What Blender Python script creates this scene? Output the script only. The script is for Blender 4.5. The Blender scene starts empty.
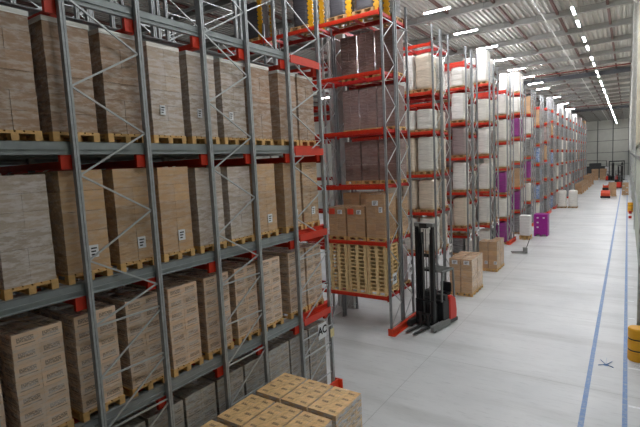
import bpy, math, random
from mathutils import Matrix, Vector, Euler
rnd = random.Random(7)
S = bpy.context.scene
C = S.collection
PI = math.pi

# ------------------------------------------------------------------ camera
CAM_H = 6.4
YAW, PITCH, ROLL, FPX = -0.59734302, -0.10323839, -0.04859933, 453.749
cy, sy, cp, sp, cr, sr = (math.cos(YAW), math.sin(YAW), math.cos(PITCH), math.sin(PITCH), math.cos(ROLL), math.sin(ROLL))
fw = Vector((sy*cp, cy*cp, sp)); r0 = Vector((cy, -sy, 0)); u0 = r0.cross(fw)
rt = r0*cr + u0*sr; up = u0*cr - r0*sr
cam = bpy.data.cameras.new('camera'); co = bpy.data.objects.new('camera', cam); C.objects.link(co)
m = Matrix((rt, up, -fw)).transposed().to_4x4(); m.translation = Vector((0, 0, CAM_H)); co.matrix_world = m
cam.sensor_width = 36; cam.lens = FPX/640*36; cam.clip_start = 0.1; cam.clip_end = 400
S.camera = co

# ------------------------------------------------------------------ materials
def lin(c):
    return tuple(((v/255+0.055)/1.055)**2.4 if v/255 > 0.04045 else v/255/12.92 for v in c)+(1,)
class NT:
    def __init__(s, name):
        s.m = bpy.data.materials.new(name); s.m.use_nodes = True
        s.t = s.m.node_tree; s.n = s.t.nodes; s.b = s.n['Principled BSDF']
    def node(s, typ, ins=None, **kw):
        n = s.n.new(typ)
        for k, v in kw.items(): setattr(n, k, v)
        for k, v in (ins or {}).items():
            if isinstance(v, bpy.types.NodeSocket): s.t.links.new(v, n.inputs[k])
            else: n.inputs[k].default_value = v
        return n
    def set(s, k, v):
        if isinstance(v, bpy.types.NodeSocket): s.t.links.new(v, s.b.inputs[k])
        else: s.b.inputs[k].default_value = v
    def math(s, op, a, b=0.0, c=0.0):
        return s.node('ShaderNodeMath', {0: a, 1: b, 2: c}, operation=op).outputs[0]
    def mix(s, f, a, b, mode='MIX'):
        return s.node('ShaderNodeMix', {0: f, 6: a, 7: b}, data_type='RGBA', blend_type=mode).outputs[2]
    def noise(s, vec, scale, detail=3, rough=.55):
        return s.node('ShaderNodeTexNoise', {'Vector': vec, 'Scale': scale, 'Detail': detail, 'Roughness': rough}).outputs[0]
    def ramp(s, f, a, b):
        return s.node('ShaderNodeMapRange', {0: f, 1: a, 2: b}).outputs[0]
    def coord(s, which='Object', scale=(1, 1, 1)):
        c = s.node('ShaderNodeTexCoord').outputs[which]
        return s.node('ShaderNodeMapping', {0: c, 3: scale}).outputs[0]

def plain(name, rgb, rough=.5, metal=0.0, var=.10, nscale=6, spec=.5):
    t = NT(name); c = lin(rgb)
    n = t.noise(t.coord(), nscale)
    f = t.ramp(n, .3, .7)
    a = tuple(v*(1-var) for v in c[:3])+(1,); b = tuple(min(1, v*(1+var)) for v in c[:3])+(1,)
    t.set('Base Color', t.mix(f, a, b)); t.set('Roughness', rough); t.set('Metallic', metal); t.set('Specular IOR Level', spec)
    return t.m

def carton(name, rgb, film=0.0, filmrgb=(205, 198, 190), prints=0, tape=True, dark=.15, sides=False):
    """board boxes with per-box shade, optional squiggly print per box face (UV 0..1 per face), optional stretch film haze whose white streaks also paint in lamp glints"""
    t = NT(name); c = lin(rgb)
    rp = t.node('ShaderNodeNewGeometry').outputs['Random Per Island']
    oi = t.node('ShaderNodeObjectInfo')
    oc = t.coord()
    n = t.noise(oc, 5)
    k = t.math('MULTIPLY_ADD', rp, dark*2, 1-dark)
    k = t.math('MULTIPLY', k, t.math('MULTIPLY_ADD', n, .3, .85))
    col = t.mix(1.0, c, t.node('ShaderNodeCombineColor', {0: k, 1: k, 2: k}).outputs[0], 'MULTIPLY')
    col = t.mix(1.0, col, oi.outputs['Color'], 'MULTIPLY')
    uv = t.node('ShaderNodeTexCoord').outputs['UV']
    sx = t.node('ShaderNodeSeparateXYZ', {0: uv})
    U, V = sx.outputs[0], sx.outputs[1]
    if prints:
        # bold scribble of unreadable lettering in the middle of each box face, thin line under it
        wig = t.noise(t.node('ShaderNodeMapping', {0: uv, 3: (14, 5, 1), 1: (0, 0, 0)}).outputs[0], 2.0, 2)
        inx = t.math('LESS_THAN', t.math('ABSOLUTE', t.math('SUBTRACT', U, .5)), .33)
        iny = t.math('LESS_THAN', t.math('ABSOLUTE', t.math('SUBTRACT', V, .58)), .17)
        ink = t.math('MULTIPLY', t.math('MULTIPLY', inx, iny), t.math('GREATER_THAN', wig, .44))
        ln = t.math('MULTIPLY', t.math('LESS_THAN', t.math('ABSOLUTE', t.math('SUBTRACT', U, .5)), .38),
                    t.math('LESS_THAN', t.math('ABSOLUTE', t.math('SUBTRACT', V, .26)), .035))
        ink = t.math('MAXIMUM', ink, ln)
        if prints == 2:
            inx = t.math('LESS_THAN', t.math('ABSOLUTE', t.math('SUBTRACT', U, .5)), .22)
            iny = t.math('LESS_THAN', t.math('ABSOLUTE', t.math('SUBTRACT', V, .5)), .13)
            ink = t.math('MULTIPLY', t.math('MULTIPLY', inx, iny), t.math('GREATER_THAN', wig, .42))
        col = t.mix(t.math('MULTIPLY', ink, .72), col, lin((62, 46, 38)))
    elif tape:
        tp = t.math('LESS_THAN', t.math('ABSOLUTE', t.math('SUBTRACT', V, .5)), .05)
        col = t.mix(t.math('MULTIPLY', tp, .16), col, lin((120, 84, 50)))
    if film > 0:
        fz = t.noise(t.coord('Object', (2.0, 2.0, 7)), 2.4, 5, .65)
        f = t.math('MULTIPLY', t.ramp(fz, .44, .60), film)  # streak contrast raised: film's own haze plus lamp glints painted into the colour
        f = t.math('ADD', f, film*.25)
        if sides:      # film is wound round the sides only, the top stays bare board
            nz = t.node('ShaderNodeSeparateXYZ', {0: t.node('ShaderNodeTexCoord').outputs['Normal']}).outputs[2]
            f = t.math('MULTIPLY', f, t.math('LESS_THAN', nz, .5))
        col = t.mix(f, col, lin(filmrgb))
        b1 = t.noise(t.coord('Object', (1.6, 1.6, 5)), 2.6, 3, .5)
        bp = t.node('ShaderNodeBump', {'Strength': 1.0, 'Distance': .30, 'Height': b1}).outputs[0]
        t.set('Coat Weight', 1.0); t.set('Coat Roughness', .12); t.set('Coat IOR', 1.7)
        t.t.links.new(bp, t.b.inputs['Coat Normal'])
        t.set('Roughness', .6)
    else:
        t.set('Roughness', .8)
    t.set('Base Color', col)
    return t.m

def wrapmat(name, rgb, var=.12, streak=(1, 1, 6), coat=.5, see=None):
    t = NT(name); c = lin(rgb)
    oi = t.node('ShaderNodeObjectInfo')
    n = t.noise(t.coord('Object', streak), 3.0, 4)
    f = t.ramp(n, .32, .68)
    a = see and lin(see) or tuple(v*(1-var) for v in c[:3])+(1,); b = tuple(min(1, v*(1+var)) for v in c[:3])+(1,)
    col = t.mix(1.0, t.mix(f, a, b), oi.outputs['Color'], 'MULTIPLY')
    t.set('Base Color', col); t.set('Roughness', .5)
    bp = t.node('ShaderNodeBump', {'Strength': .5, 'Distance': .06, 'Height': n}).outputs[0]
    t.t.links.new(bp, t.b.inputs['Normal'])
    t.set('Coat Weight', coat); t.set('Coat Roughness', .2)
    return t.m

def emis(name, rgb, st):
    t = NT(name); t.set('Base Color', lin(rgb)); t.set('Emission Color', lin(rgb)); t.set('Emission Strength', st)
    return t.m

def floor_mat():
    t = NT('polished_concrete')
    oc = t.coord()
    n1 = t.noise(t.coord('Object', (.16, 1.0, 1)), .9, 5, .6)
    n2 = t.noise(oc, .35, 4)
    n3 = t.noise(t.coord('Object', (.5, 3, 1)), 4, 5, .7)
    col = t.mix(t.ramp(n2, .3, .7), lin((194, 197, 198)), lin((212, 214, 214)))
    col = t.mix(t.math('MULTIPLY', t.ramp(n1, .48, .7), .5), col, lin((160, 162, 160)))
    col = t.mix(t.math('MULTIPLY', t.ramp(n3, .54, .72), .35), col, lin((142, 145, 147)))
    # saw-cut joints every 6 m
    sp_ = t.node('ShaderNodeSeparateXYZ', {0: oc})
    j = None
    for ax, off, per in ((0, 2.3, 6.0), (1, 1.2, 6.0)):
        v = t.math('ABSOLUTE', t.math('SUBTRACT', t.math('FRACT', t.math('DIVIDE', t.math('ADD', sp_.outputs[ax], off+600), per)), .5))
        g = t.math('LESS_THAN', v, .0016)
        j = g if j is None else t.math('MAXIMUM', j, g)
    col = t.mix(t.math('MULTIPLY', j, .4), col, lin((110, 112, 112)))
    t.set('Base Color', col); t.set('Roughness', t.math('MULTIPLY_ADD', n3, .2, .3)); t.set('Specular IOR Level', .5)
    return t.m

def paint_line(name, rgb, wear=.45):
    t = NT(name)
    n = t.noise(t.coord(), 9, 5, .7)
    t.set('Base Color', t.mix(t.math('MULTIPLY', t.ramp(n, .45, .7), wear), lin(rgb), lin((170, 176, 182)))); t.set('Roughness', .5)
    return t.m

M = dict(
    floor=floor_mat(),
    deck=plain('ceiling_deck_grey', (190, 189, 184), .55, .0, .05, 1.5),
    girder=plain('girder_grey', (150, 150, 145), .5, 0, .08, 2),
    purlin=plain('purlin_brown', (96, 66, 60), .6),
    pipe_red=plain('sprinkler_red', (120, 52, 44), .45),
    conduit=plain('conduit_grey', (205, 207, 205), .4),
    duct=plain('dark_duct', (58, 60, 64), .5),
    galv=plain('galvanised_steel', (158, 162, 164), .42, .35, .12, 14),
    galv2=plain('weathered_post_steel', (168, 172, 174), .5, .25, .14, 12),
    rail=plain('rail_steel', (146, 152, 154), .42, .3, .12, 4),
    brace=plain('brace_steel', (188, 192, 194), .38, .4, .08, 12),
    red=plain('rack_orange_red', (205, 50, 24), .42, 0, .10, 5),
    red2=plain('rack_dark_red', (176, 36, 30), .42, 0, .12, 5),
    guard=plain('guard_orange_red', (222, 70, 36), .4, 0, .08, 5),
    wood=plain('pallet_pine', (214, 172, 112), .75, 0, .16, 9),
    wood2=plain('pallet_grey_pine', (186, 150, 104), .8, 0, .2, 9),
    wood_stack=plain('fresh_pallet_pine', (240, 210, 156), .75, 0, .14, 9),
    card_tan=carton('tan_carton', (198, 158, 112), .28, (205, 196, 186)),
    card_shiny=carton('film_wrapped_brown_carton', (158, 122, 90), .42, (214, 204, 194)),
    card_grey=carton('film_hazed_carton', (184, 164, 142), .7, (214, 206, 202)),
    card_print=carton('printed_carton', (220, 184, 148), .45, (214, 206, 200), 1, dark=.14),
    card_floor=carton('hazed_printed_carton', (178, 164, 146), .75, (166, 168, 168), 1, dark=.1),
    card_plain=carton('light_carton', (232, 190, 130), .75, (205, 205, 205), prints=2, dark=.05, sides=True),
    card_sim=carton('plain_carton', (190, 150, 106), .12, (205, 196, 186)),
    card_red=carton('rack_carton', (186, 144, 98), .15, (210, 200, 190)),
    card_dark=carton('dark_brown_wrapped_carton', (128, 100, 90), .35, (150, 136, 136)),
    wrap_white=wrapmat('white_stretch_wrap', (226, 224, 218)),
    wrap_cream=wrapmat('cream_wrapped_sacks', (214, 200, 182)),
    wrap_mauve=wrapmat('mauve_grey_wrap', (158, 142, 142)),
    wrap_purple=wrapmat('purple_wrap', (150, 28, 136), see=(112, 50, 108)),
    wrap_blue=wrapmat('blue_white_wrap', (170, 180, 196), streak=(2, 2, 3), see=(70, 110, 170)),
    wrap_grey=wrapmat('grey_wrap', (140, 140, 142), see=(84, 82, 82)),
    wrap_dark=wrapmat('dark_net_wrap', (74, 72, 76)),
    purple=plain('purple_plastic', (156, 18, 142), .4, 0, .08, 4),
    yellow=plain('guard_yellow', (236, 170, 24), .4, 0, .06, 4),
    yellow_comb=plain('ochre_yellow_plastic', (214, 158, 22), .5, 0, .1, 6),
    black=plain('matt_black', (30, 31, 33), .45, 0, .2, 6),
    rubber=plain('black_rubber', (22, 22, 22), .8),
    dgrey=plain('charcoal_paint', (58, 60, 60), .45),
    mgrey=plain('mid_grey_paint', (124, 126, 124), .45),
    truck_red=plain('truck_red', (222, 58, 44), .35, 0, .06, 4),
    truck_orange=plain('truck_orange', (226, 74, 30), .4, 0, .06, 4),
    white=plain('white_paint', (232, 232, 230), .5, 0, .04),
    paper=plain('paper_white', (226, 228, 230), .7, 0, .05, 30),
    orange_paper=plain('orange_red_paper', (226, 76, 48), .7),
    ink=plain('black_ink', (28, 28, 28), .7),
    ylabel=plain('cream_label', (226, 212, 160), .7),
    blue=paint_line('blue_floor_paint', (104, 140, 190), .75),
    whitep=paint_line('white_floor_paint', (235, 238, 240), .2),
    wall_far=plain('pale_cladding', (190, 190, 182), .6, 0, .04, 1),
    wall_line=plain('cladding_joint', (120, 122, 120), .6),
    wall_r=plain('pale_green_grey_cladding', (176, 180, 164), .6, 0, .06, 1),
    cream=plain('cream_cladding', (208, 202, 180), .6, 0, .05, 1),
    lamp=emis('lamp_tube', (246, 247, 252), 62.0),
    lamp_main=emis('lamp_tube_main', (246, 247, 252), 50.0),
    lamp_body=plain('lamp_body_white', (215, 215, 212), .5),
)

# ------------------------------------------------------------------ mesh builder
class MB:
    def __init__(s): s.v = []; s.f = []; s.uv = []; s.mi = []
    def quad(s, idx, uv=((0, 0), (1, 0), (1, 1), (0, 1)), mi=0):
        s.f.append(tuple(idx)); s.uv += list(uv)[:len(idx)] if len(idx) == 4 else [(0, 0)]*len(idx); s.mi.append(mi)
    def box(s, x0, x1, y0, y1, z0, z1, mi=0, mat=None):
        b = len(s.v)
        P = [(x0, y0, z0), (x1, y0, z0), (x1, y1, z0), (x0, y1, z0), (x0, y0, z1), (x1, y0, z1), (x1, y1, z1), (x0, y1, z1)]
        if mat is not None: P = [tuple(mat @ Vector(p)) for p in P]
        s.v += P
        for q in ((0, 1, 5, 4), (1, 2, 6, 5), (2, 3, 7, 6), (3, 0, 4, 7), (4, 5, 6, 7), (3, 2, 1, 0)):
            s.quad([b+i for i in q], mi=mi)
        return s
    def cbox(s, c, d, mi=0, mat=None):
        return s.box(c[0]-d[0]/2, c[0]+d[0]/2, c[1]-d[1]/2, c[1]+d[1]/2, c[2]-d[2]/2, c[2]+d[2]/2, mi, mat)
    def bar(s, p, q, w, h, mi=0):
        p, q = Vector(p), Vector(q); d = q-p; L = d.length; z = d.normalized()
        ref = Vector((1, 0, 0)) if abs(z.x) < .9 else Vector((0, 1, 0))
        x = ref.cross(z).normalized(); y = z.cross(x)
        mt = Matrix((x, y, z)).transposed().to_4x4(); mt.translation = p
        return s.box(-w/2, w/2, -h/2, h/2, 0, L, mi, mt)
    def prism(s, pts, axis, a, b, mi=0):
        """closed 2D outline extruded along an axis ('x','y','z') from a to b"""
        n = len(pts); base = len(s.v)
        def P(u, v, t):
            return (t, u, v) if axis == 'x' else (u, t, v) if axis == 'y' else (u, v, t)
        s.v += [P(u, v, a) for u, v in pts]+[P(u, v, b) for u, v in pts]
        for i in range(n):
            j = (i+1) % n; s.quad([base+i, base+j, base+n+j, base+n+i], mi=mi)
        s.f.append(tuple(base+i for i in range(n))[::-1]); s.uv += [(0, 0)]*n; s.mi.append(mi)
        s.f.append(tuple(base+n+i for i in range(n))); s.uv += [(0, 0)]*n; s.mi.append(mi)
        return s
    def cyl(s, c, r, h, axis='z', n=16, mi=0, r2=None):
        r2 = r if r2 is None else r2
        base = len(s.v)
        for k, rr in ((0, r), (1, r2)):
            for i in range(n):
                a = 2*PI*i/n; u, v, t = rr*math.cos(a), rr*math.sin(a), k*h
                s.v.append((c[0]+u, c[1]+v, c[2]+t) if axis == 'z' else (c[0]+t, c[1]+u, c[2]+v) if axis == 'x' else (c[0]+u, c[1]+t, c[2]+v))
        for i in range(n):
            j = (i+1) % n; s.quad([base+i, base+j, base+n+j, base+n+i], mi=mi)
        s.f.append(tuple(base+i for i in range(n))[::-1]); s.uv += [(0, 0)]*n; s.mi.append(mi)
        s.f.append(tuple(base+n+i for i in range(n))); s.uv += [(0, 0)]*n; s.mi.append(mi)
        return s
    def mesh(s, name, mats, smooth=False, bevel=0):
        me = bpy.data.meshes.new(name); me.from_pydata(s.v, [], s.f)
        for mm in (mats if isinstance(mats, (list, tuple)) else [mats]): me.materials.append(mm)
        ul = me.uv_layers.new(name='UVMap'); ul.data.foreach_set('uv', [c for p in s.uv for c in p])
        me.polygons.foreach_set('material_index', s.mi)
        if smooth: me.polygons.foreach_set('use_smooth', [True]*len(s.f))
        import bmesh
        bm = bmesh.new(); bm.from_mesh(me); bmesh.ops.recalc_face_normals(bm, faces=bm.faces)
        if bevel:
            bmesh.ops.bevel(bm, geom=bm.edges[:], offset=bevel, segments=2, affect='EDGES', clamp_overlap=True)
        bm.to_mesh(me); bm.free(); me.update()
        return me

def put(name, me, parent=None, loc=None, label=None):
    o = bpy.data.objects.new(name, me); C.objects.link(o)
    if parent: o.parent = parent
    if loc is not None: o.location = loc
    if label: o['label'] = label
    return o
def obj(name, mb, mats, parent=None, loc=None, label=None, **kw):
    return put(name, mb.mesh(name, mats, **kw), parent, loc, label)
def tag(o, label, cat, group=None, kind=None):
    o['label'] = label; o['category'] = cat
    if group: o['group'] = group
    if kind: o['kind'] = kind
    return o
def thing(name, label, cat, loc=(0, 0, 0), rz=0, group=None):
    o = bpy.data.objects.new(name, None); C.objects.link(o); o.empty_display_size = .2
    o.location = loc; o.rotation_euler = (0, 0, rz)
    return tag(o, label, cat, group)
def struct(name, mb, mats, parent=None, **kw):
    o = obj(name, mb, mats, parent, **kw)
    if not parent: o['kind'] = 'structure'
    return o
def dup(root, loc, rz=0, label=None, group=None, tint=None):
    def cpy(o, par):
        c = o.copy(); C.objects.link(c)
        if par is not None: c.parent = par
        for ch in kids.get(o.name, ()): cpy(ch, c)
        if tint is not None: c.color = (*tint, 1)
        return c
    kids = {}
    def walk(o):
        kids[o.name] = list(o.children)
        for ch in o.children: walk(ch)
    walk(root)
    r = cpy(root, None); r.location = loc; r.rotation_euler = (0, 0, rz)
    if label: r['label'] = label
    if group: r['group'] = group
    return r
class Proto:
    """first use moves the model itself, later uses copy it"""
    def __init__(s, make): s.make = make; s.root = None
    def place(s, loc, rz=0, label=None, cat=None, group=None, tint=None):
        if s.root is None:
            s.root = s.make(); r = s.root; r.location = loc; r.rotation_euler = (0, 0, rz)
            if label: r['label'] = label
            if group: r['group'] = group
            if tint is not None:
                for o in [r]+list(r.children_recursive): o.color = (*tint, 1)
            return r
        return dup(s.root, loc, rz, label, group, tint or (1, 1, 1))
ORD = ['ground', 'first', 'second', 'third', 'fourth', 'fifth', 'sixth', 'seventh', 'eighth', 'ninth', 'tenth', 'eleventh', 'twelfth',
       'thirteenth', 'fourteenth', 'fifteenth', 'sixteenth', 'seventeenth', 'eighteenth', 'nineteenth', 'twentieth', 'twenty-first',
       'twenty-second', 'twenty-third', 'twenty-fourth', 'twenty-fifth', 'twenty-sixth', 'twenty-seventh']

# ------------------------------------------------------------------ setting
FAR = 150.0; ZC = 15.3; XR = 0.6; XL = -46.0; YB = -14.0
struct('floor', MB().box(XL, XR, YB, FAR, -.2, 0), M['floor'])
# corrugated ceiling deck
mb = MB(); prof = []; x = XL; p = .30
while x < XR:
    prof += [(x, ZC), (x+.12, ZC), (x+.15, ZC+.13), (x+.27, ZC+.13)]; x += p
prof += [(XR+.2, ZC)]
outl = prof+[(XR+.2, ZC+.25), (XL, ZC+.25)]
for a, b in zip(prof, prof[1:]):
    i = len(mb.v); mb.v += [(a[0], YB, a[1]), (b[0], YB, b[1]), (b[0], FAR, b[1]), (a[0], FAR, a[1])]; mb.quad([i, i+3, i+2, i+1])
mb.box(XL, XR+.2, YB, FAR, ZC+.14, ZC+.3)
struct('ceiling', mb, M['deck'])
# girders across, every 5 m
gm = MB(); zb = 14.93
gm.box(XL, XR-.5, -.14, .14, zb, zb+.03); gm.box(XL, XR-.5, -.14, .14, ZC-.04, ZC-.005); gm.box(XL, XR-.5, -.012, .012, zb, ZC-.02)
xx = XL+1
while xx < XR-.6:
    gm.box(xx, xx+.02, -.12, .12, zb, ZC-.02); xx += 2.0
gme = gm.mesh('roof_girder', M['girder'])
gy = []
yy = 28.0-5.07*8
k = 0
while yy < FAR-1:
    if True:
        o = put('ceiling_girder', gme, None, (0, yy, 0)); o['kind'] = 'structure'
    gy.append(yy); yy += 5.07; k += 1
# heavier dark services band across the roof and red sprinkler mains
for y_, z_, w_ in ((56.3, 14.35, .5), (101.5, 14.35, .7)):
    mb = MB().box(XL, XR-.5, y_-w_/2, y_+w_/2, z_, z_+.42)
    o = thing('cable_duct', 'x', 'duct'); obj('duct_body', mb, M['duct'], o)
    for xq in range(-44, 0, 4): obj('hanger', MB().box(xq-.01, xq+.01, y_-.01, y_+.01, z_+.4, ZC), M['duct'], o)
    tag(o, 'dark service duct crossing under the roof %s' % ('midway along the hall' if y_ < 60 else 'near the far wall'), 'duct')
for y_, w_ in ((51.9, 'in front of the dark duct'), (91.5, 'far down the hall')):
    o = obj('sprinkler_pipe', MB().cyl((XL, y_, 14.45), .055, XR-.5-XL, 'x', 10), M['pipe_red']); tag(o, 'dark red sprinkler main running across under the roof '+w_, 'pipe')
# purlin pipes along the hall under the deck
pm = MB().box(-.07, .07, YB, FAR-.1, ZC-.2, ZC-.06).mesh('roof_purlin', M['purlin'])
px = -1.13
while px > XL:
    o = put('ceiling_purlin', pm, None, (px, 0, 0)); o['kind'] = 'structure'; px -= 2.65
for cx, ww in ((-4.45, 'left of the bright lamp row'), (-13.2, 'above the rack tops')):
    o = thing('conduit', 'x', 'pipe')
    for yq in range(-8, 148, 12): obj('hanger', MB().box(cx-.01, cx+.01, yq-.01, yq+.01, 14.88, ZC), M['conduit'], o)
    obj('pipe', MB().cyl((cx, YB, 14.86), .035, FAR-YB-1, 'y', 8), M['conduit'], o)
    tag(o, 'thin grey conduit running down the hall under the girders '+ww, 'pipe')
# far wall: cladding panels with joints
mb = MB().box(XL, XR+.2, FAR, FAR+.3, 0, ZC+.3)
w = struct('wall_far', mb, M['wall_far'])
mb = MB()
x = XR-.4
while x > -24:
    mb.box(x-.12, x+.12, FAR-.12, FAR-.01, 0, ZC-.1); x -= 3.6
for z in (3.2, 6.4, 9.6, 12.8): mb.box(-24, XR-.2, FAR-.08, FAR-.01, z-.06, z+.06)
obj('cladding_joint', mb, M['wall_line'], w)
struct('wall_left', MB().box(XL-.2, XL, YB, FAR, 0, ZC+.3), M['wall_far'])
struct('wall_back', MB().box(XL, XR+.2, YB-.2, YB, 0, ZC+.3), M['wall_far'])
# right wall
w = struct('wall_right', MB().box(XR, XR+.2, YB, FAR, 0, ZC), M['wall_r'])
mb = MB()
mb.box(.42, XR, 24, FAR, 6.75, ZC-1.0)
y = 24.2
while y < FAR-.2:
    mb.box(.36, .43, y, y+.25, 6.75, ZC-1.0); y += 1.2
obj('upper_cladding', mb, M['cream'], w, label='cream ribbed upper cladding')
mb = MB().box(.5, XR, 24, FAR-.1, 5.9, 6.1).box(.5, XR, 24, FAR-.1, 3.0, 3.15)
obj('wall_rail', mb, M['mgrey'], w)
for i, y in enumerate((17.3, 31, 45, 58.9, 74, 90, 106, 122, 138)):
    mb = MB(); xa, xb = (.34, .56)
    if i == 0: zt = 5.8
    elif i == 1: zt = ZC-.95; xa, xb = .13, .36
    else: zt = ZC-.95; xa = .50; xb = .59
    if i > 1: mb.box(.2, .35, y-.1, y+.1, 6.75, zt)
    zb_ = 0 if i != 1 else 6.4
    mb.box(xa, xa+.05, y-.12, y+.12, zb_, zt); mb.box(xb-.05, xb, y-.12, y+.12, zb_, zt)
    mb.box(xa, xb, y-.02, y+.02, zb_, zt)
    z = zb_+.3
    while z < zt-.4:
        mb.bar((xa, y-.1, z), (xb, y-.1, z+.3), .04, .03); mb.bar((xb, y-.1, z+.3), (xa, y-.1, z+.6), .04, .03); z += .6
    o = struct('trim_%d' % (i+1), mb, M['conduit'])

# ------------------------------------------------------------------ floor markings
def mark(name, mb, mat, label, cat='floor marking', group=None):
    return tag(obj(name, mb, mat), label, cat, group)
mark('floor_stripe', MB().box(-.87, -.75, -2, 120, 0, .004), M['blue'], 'long blue painted floor line on the aisle side, left of the walkway')
mark('floor_stripe', MB().box(.0, .11, -2, 120, 0, .004), M['blue'], 'long blue painted floor line along the wall side, right of the walkway')
mb = MB()
for a in (0, 50, -50, 100, -100): mb.bar((-.43, 15.63, .003), (-.43+.2*math.sin(math.radians(a)), 15.6+.55*math.cos(math.radians(a)), .003), .045, .004)
mb.cyl((-.43, 15.63, .001), .08, .003, 'z', 12)
mark('floor_symbol', mb, M['blue'], 'small blue star-shaped symbol painted on the walkway between the blue lines')
y = 13.2; i = 0
while y < 52:
    near = 'nearest the camera' if i == 0 else '%s from the near end' % ORD[i+1]
    mark('floor_tick', MB().box(.13, .34 if y > 18 else .55, y, y+.09, 0, .004), M['whitep'], 'short white floor tick right of the wall-side blue line, %s' % near, group='white floor ticks')
    y += 2.45 if y < 30 else 3.6; i += 1
mb = MB()
for cx_, r_ in ((.34, .07), (.48, .07)):
    for q in range(10):
        a0, a1 = 2*PI*q/10, 2*PI*(q+1)/10
        mb.bar((cx_+r_*math.cos(a0), 15.95+1.8*r_*math.sin(a0), .003), (cx_+r_*math.cos(a1), 15.95+1.8*r_*math.sin(a1), .003), .028, .004)
mb.bar((.34, 15.95, .003), (.42, 16.12, .003), .03, .004); mb.bar((.42, 16.12, .003), (.48, 15.95, .003), .03, .004)
mark('floor_symbol', mb, M['whitep'], 'small white pictogram painted on the floor beside the yellow column guard')

# ------------------------------------------------------------------ pallets and loads
def pallet_mb(w, d, s=1, h=.144):
    """w along x, d along y; skids run along x so 3 blocks show on the faces seen"""
    mb = MB(); t = .022
    n = 6
    for i in range(n):                                  # top boards
        a = -d/2+i*(d-.1)/(n-1); mb.box(-w/2, w/2, a, a+.1, h-t, h)
    for i in range(3):
        a = -w/2+i*(w-.1)/2; mb.box(a, a+.1, -d/2, d/2, h-2*t, h-t)
    for i in range(3):
        for j in range(3):
            a = -w/2+i*(w-.12)/2; b = -d/2+j*(d-.1)/2; mb.box(a, a+.12, b, b+.1, t, h-2*t)
    for j in range(3):
        b = -d/2+j*(d-.1)/2; mb.box(-w/2, w/2, b, b+.1, 0, t)
    return mb
def carton_mb(w, d, h, nx, ny, nz, z0=.144, jit=.006, seed=0, skip_top=0):
    r = random.Random(seed); mb = MB(); g = .0012
    for k in range(nz):
        for i in range(nx):
            for j in range(ny):
                if k == nz-1 and skip_top and r.random() < skip_top: continue
                if 0 < i < nx-1 and 0 < j < ny-1 and k < nz-1: continue
                bx, by, bz = w/nx, d/ny, h/nz
                ox, oy = r.uniform(-jit, jit), r.uniform(-jit, jit)
                mb.box(-w/2+i*bx+g+ox, -w/2+(i+1)*bx-g+ox, -d/2+j*by+g+oy, -d/2+(j+1)*by-g+oy, z0+k*bz+.002, z0+(k+1)*bz-.002)
    return mb
def make_load(name, w, d, h, nx, ny, nz, mat, cap=None, labels=(), seed=0, pmat='wood', jit=.003):
    def f():
        t = thing(name, 'x', 'pallet load')
        obj('pallet', pallet_mb(w, d), M[pmat], t)
        obj('cartons', carton_mb(w-.03, d-.03, h, nx, ny, nz, jit=jit, seed=seed), M[mat], t)
        if cap:
            mb = MB(); a, b = w/2-.008, d/2-.008
            mb.box(-a, a, -b, b, .144+h, .144+h+.012); drop = .06
            mb.box(a-.003, a, -b, b, .144+h-drop, .144+h); mb.box(-a, a, -b, -b+.003, .144+h-drop, .144+h)
            obj('top_sheet', mb, M[cap], t)
        for (face, u, z, lw, lh, lm) in labels:
            mb = MB()
            if face == 'x': mb.box(w/2-.012, w/2+.002, u-lw/2, u+lw/2, z-lh/2, z+lh/2)
            else: mb.box(u-lw/2, u+lw/2, -d/2-.002, -d/2+.012, z-lh/2, z+lh/2)
            lb = obj('shipping_label', mb, M[lm], t)
            if lm == 'paper':
                mb = MB()
                for q in range(3):
                    zz = z+lh*(.25-.25*q)
                    if face == 'x': mb.box(w/2+.002, w/2+.004, u-lw*.32, u+lw*(.32-.12*q), zz-lh*.06, zz+lh*.06)
                    else: mb.box(u-lw*.32, u+lw*(.32-.12*q), -d/2-.004, -d/2-.002, zz-lh*.06, zz+lh*.06)
                obj('label_print', mb, M['ink'], lb)
        return t
    return f
def soft_mb(w, d, h, z0=.144, bulge=.04, seed=0, n=6, round_=.18):
    """a bulging wrapped block of sacks: rounded corners, soft top"""
    r = random.Random(seed); mb = MB(); seg = 24; rows = 12
    ph = [r.uniform(0, 6.28) for _ in range(6)]
    def ring(z, sc):
        out = []
        for i in range(seg):
            a = 2*PI*i/seg; ca, sa = math.cos(a), math.sin(a)
            e = .42
            x = math.copysign(abs(ca)**e, ca)*w/2; y = math.copysign(abs(sa)**e, sa)*d/2
            k = sc*(1+bulge*.5*(math.sin(3*a+ph[0]+z*5)+math.sin(5*a+ph[1]-z*7))*.4+bulge*.5*math.sin(z/h*PI*n+ph[2]))
            out.append((x*k, y*k, z+z0+ (.02*math.sin(2*a+ph[3]) if z > h*.9 else 0)))
        return out
    rings = [ring(h*t/rows, .97) for t in range(rows)]+[ring(h*.965, .93), ring(h, .8), ring(h*1.012, .45)]
    for R_ in rings: mb.v += R_
    for k in range(len(rings)-1):
        for i in range(seg):
            j = (i+1) % seg; mb.quad([k*seg+i, k*seg+j, (k+1)*seg+j, (k+1)*seg+i])
    b = (len(rings)-1)*seg
    mb.f.append(tuple(b+i for i in range(seg))); mb.uv += [(0, 0)]*seg; mb.mi.append(0)
    mb.f.append(tuple(range(seg))[::-1]); mb.uv += [(0, 0)]*seg; mb.mi.append(0)
    return mb
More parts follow.
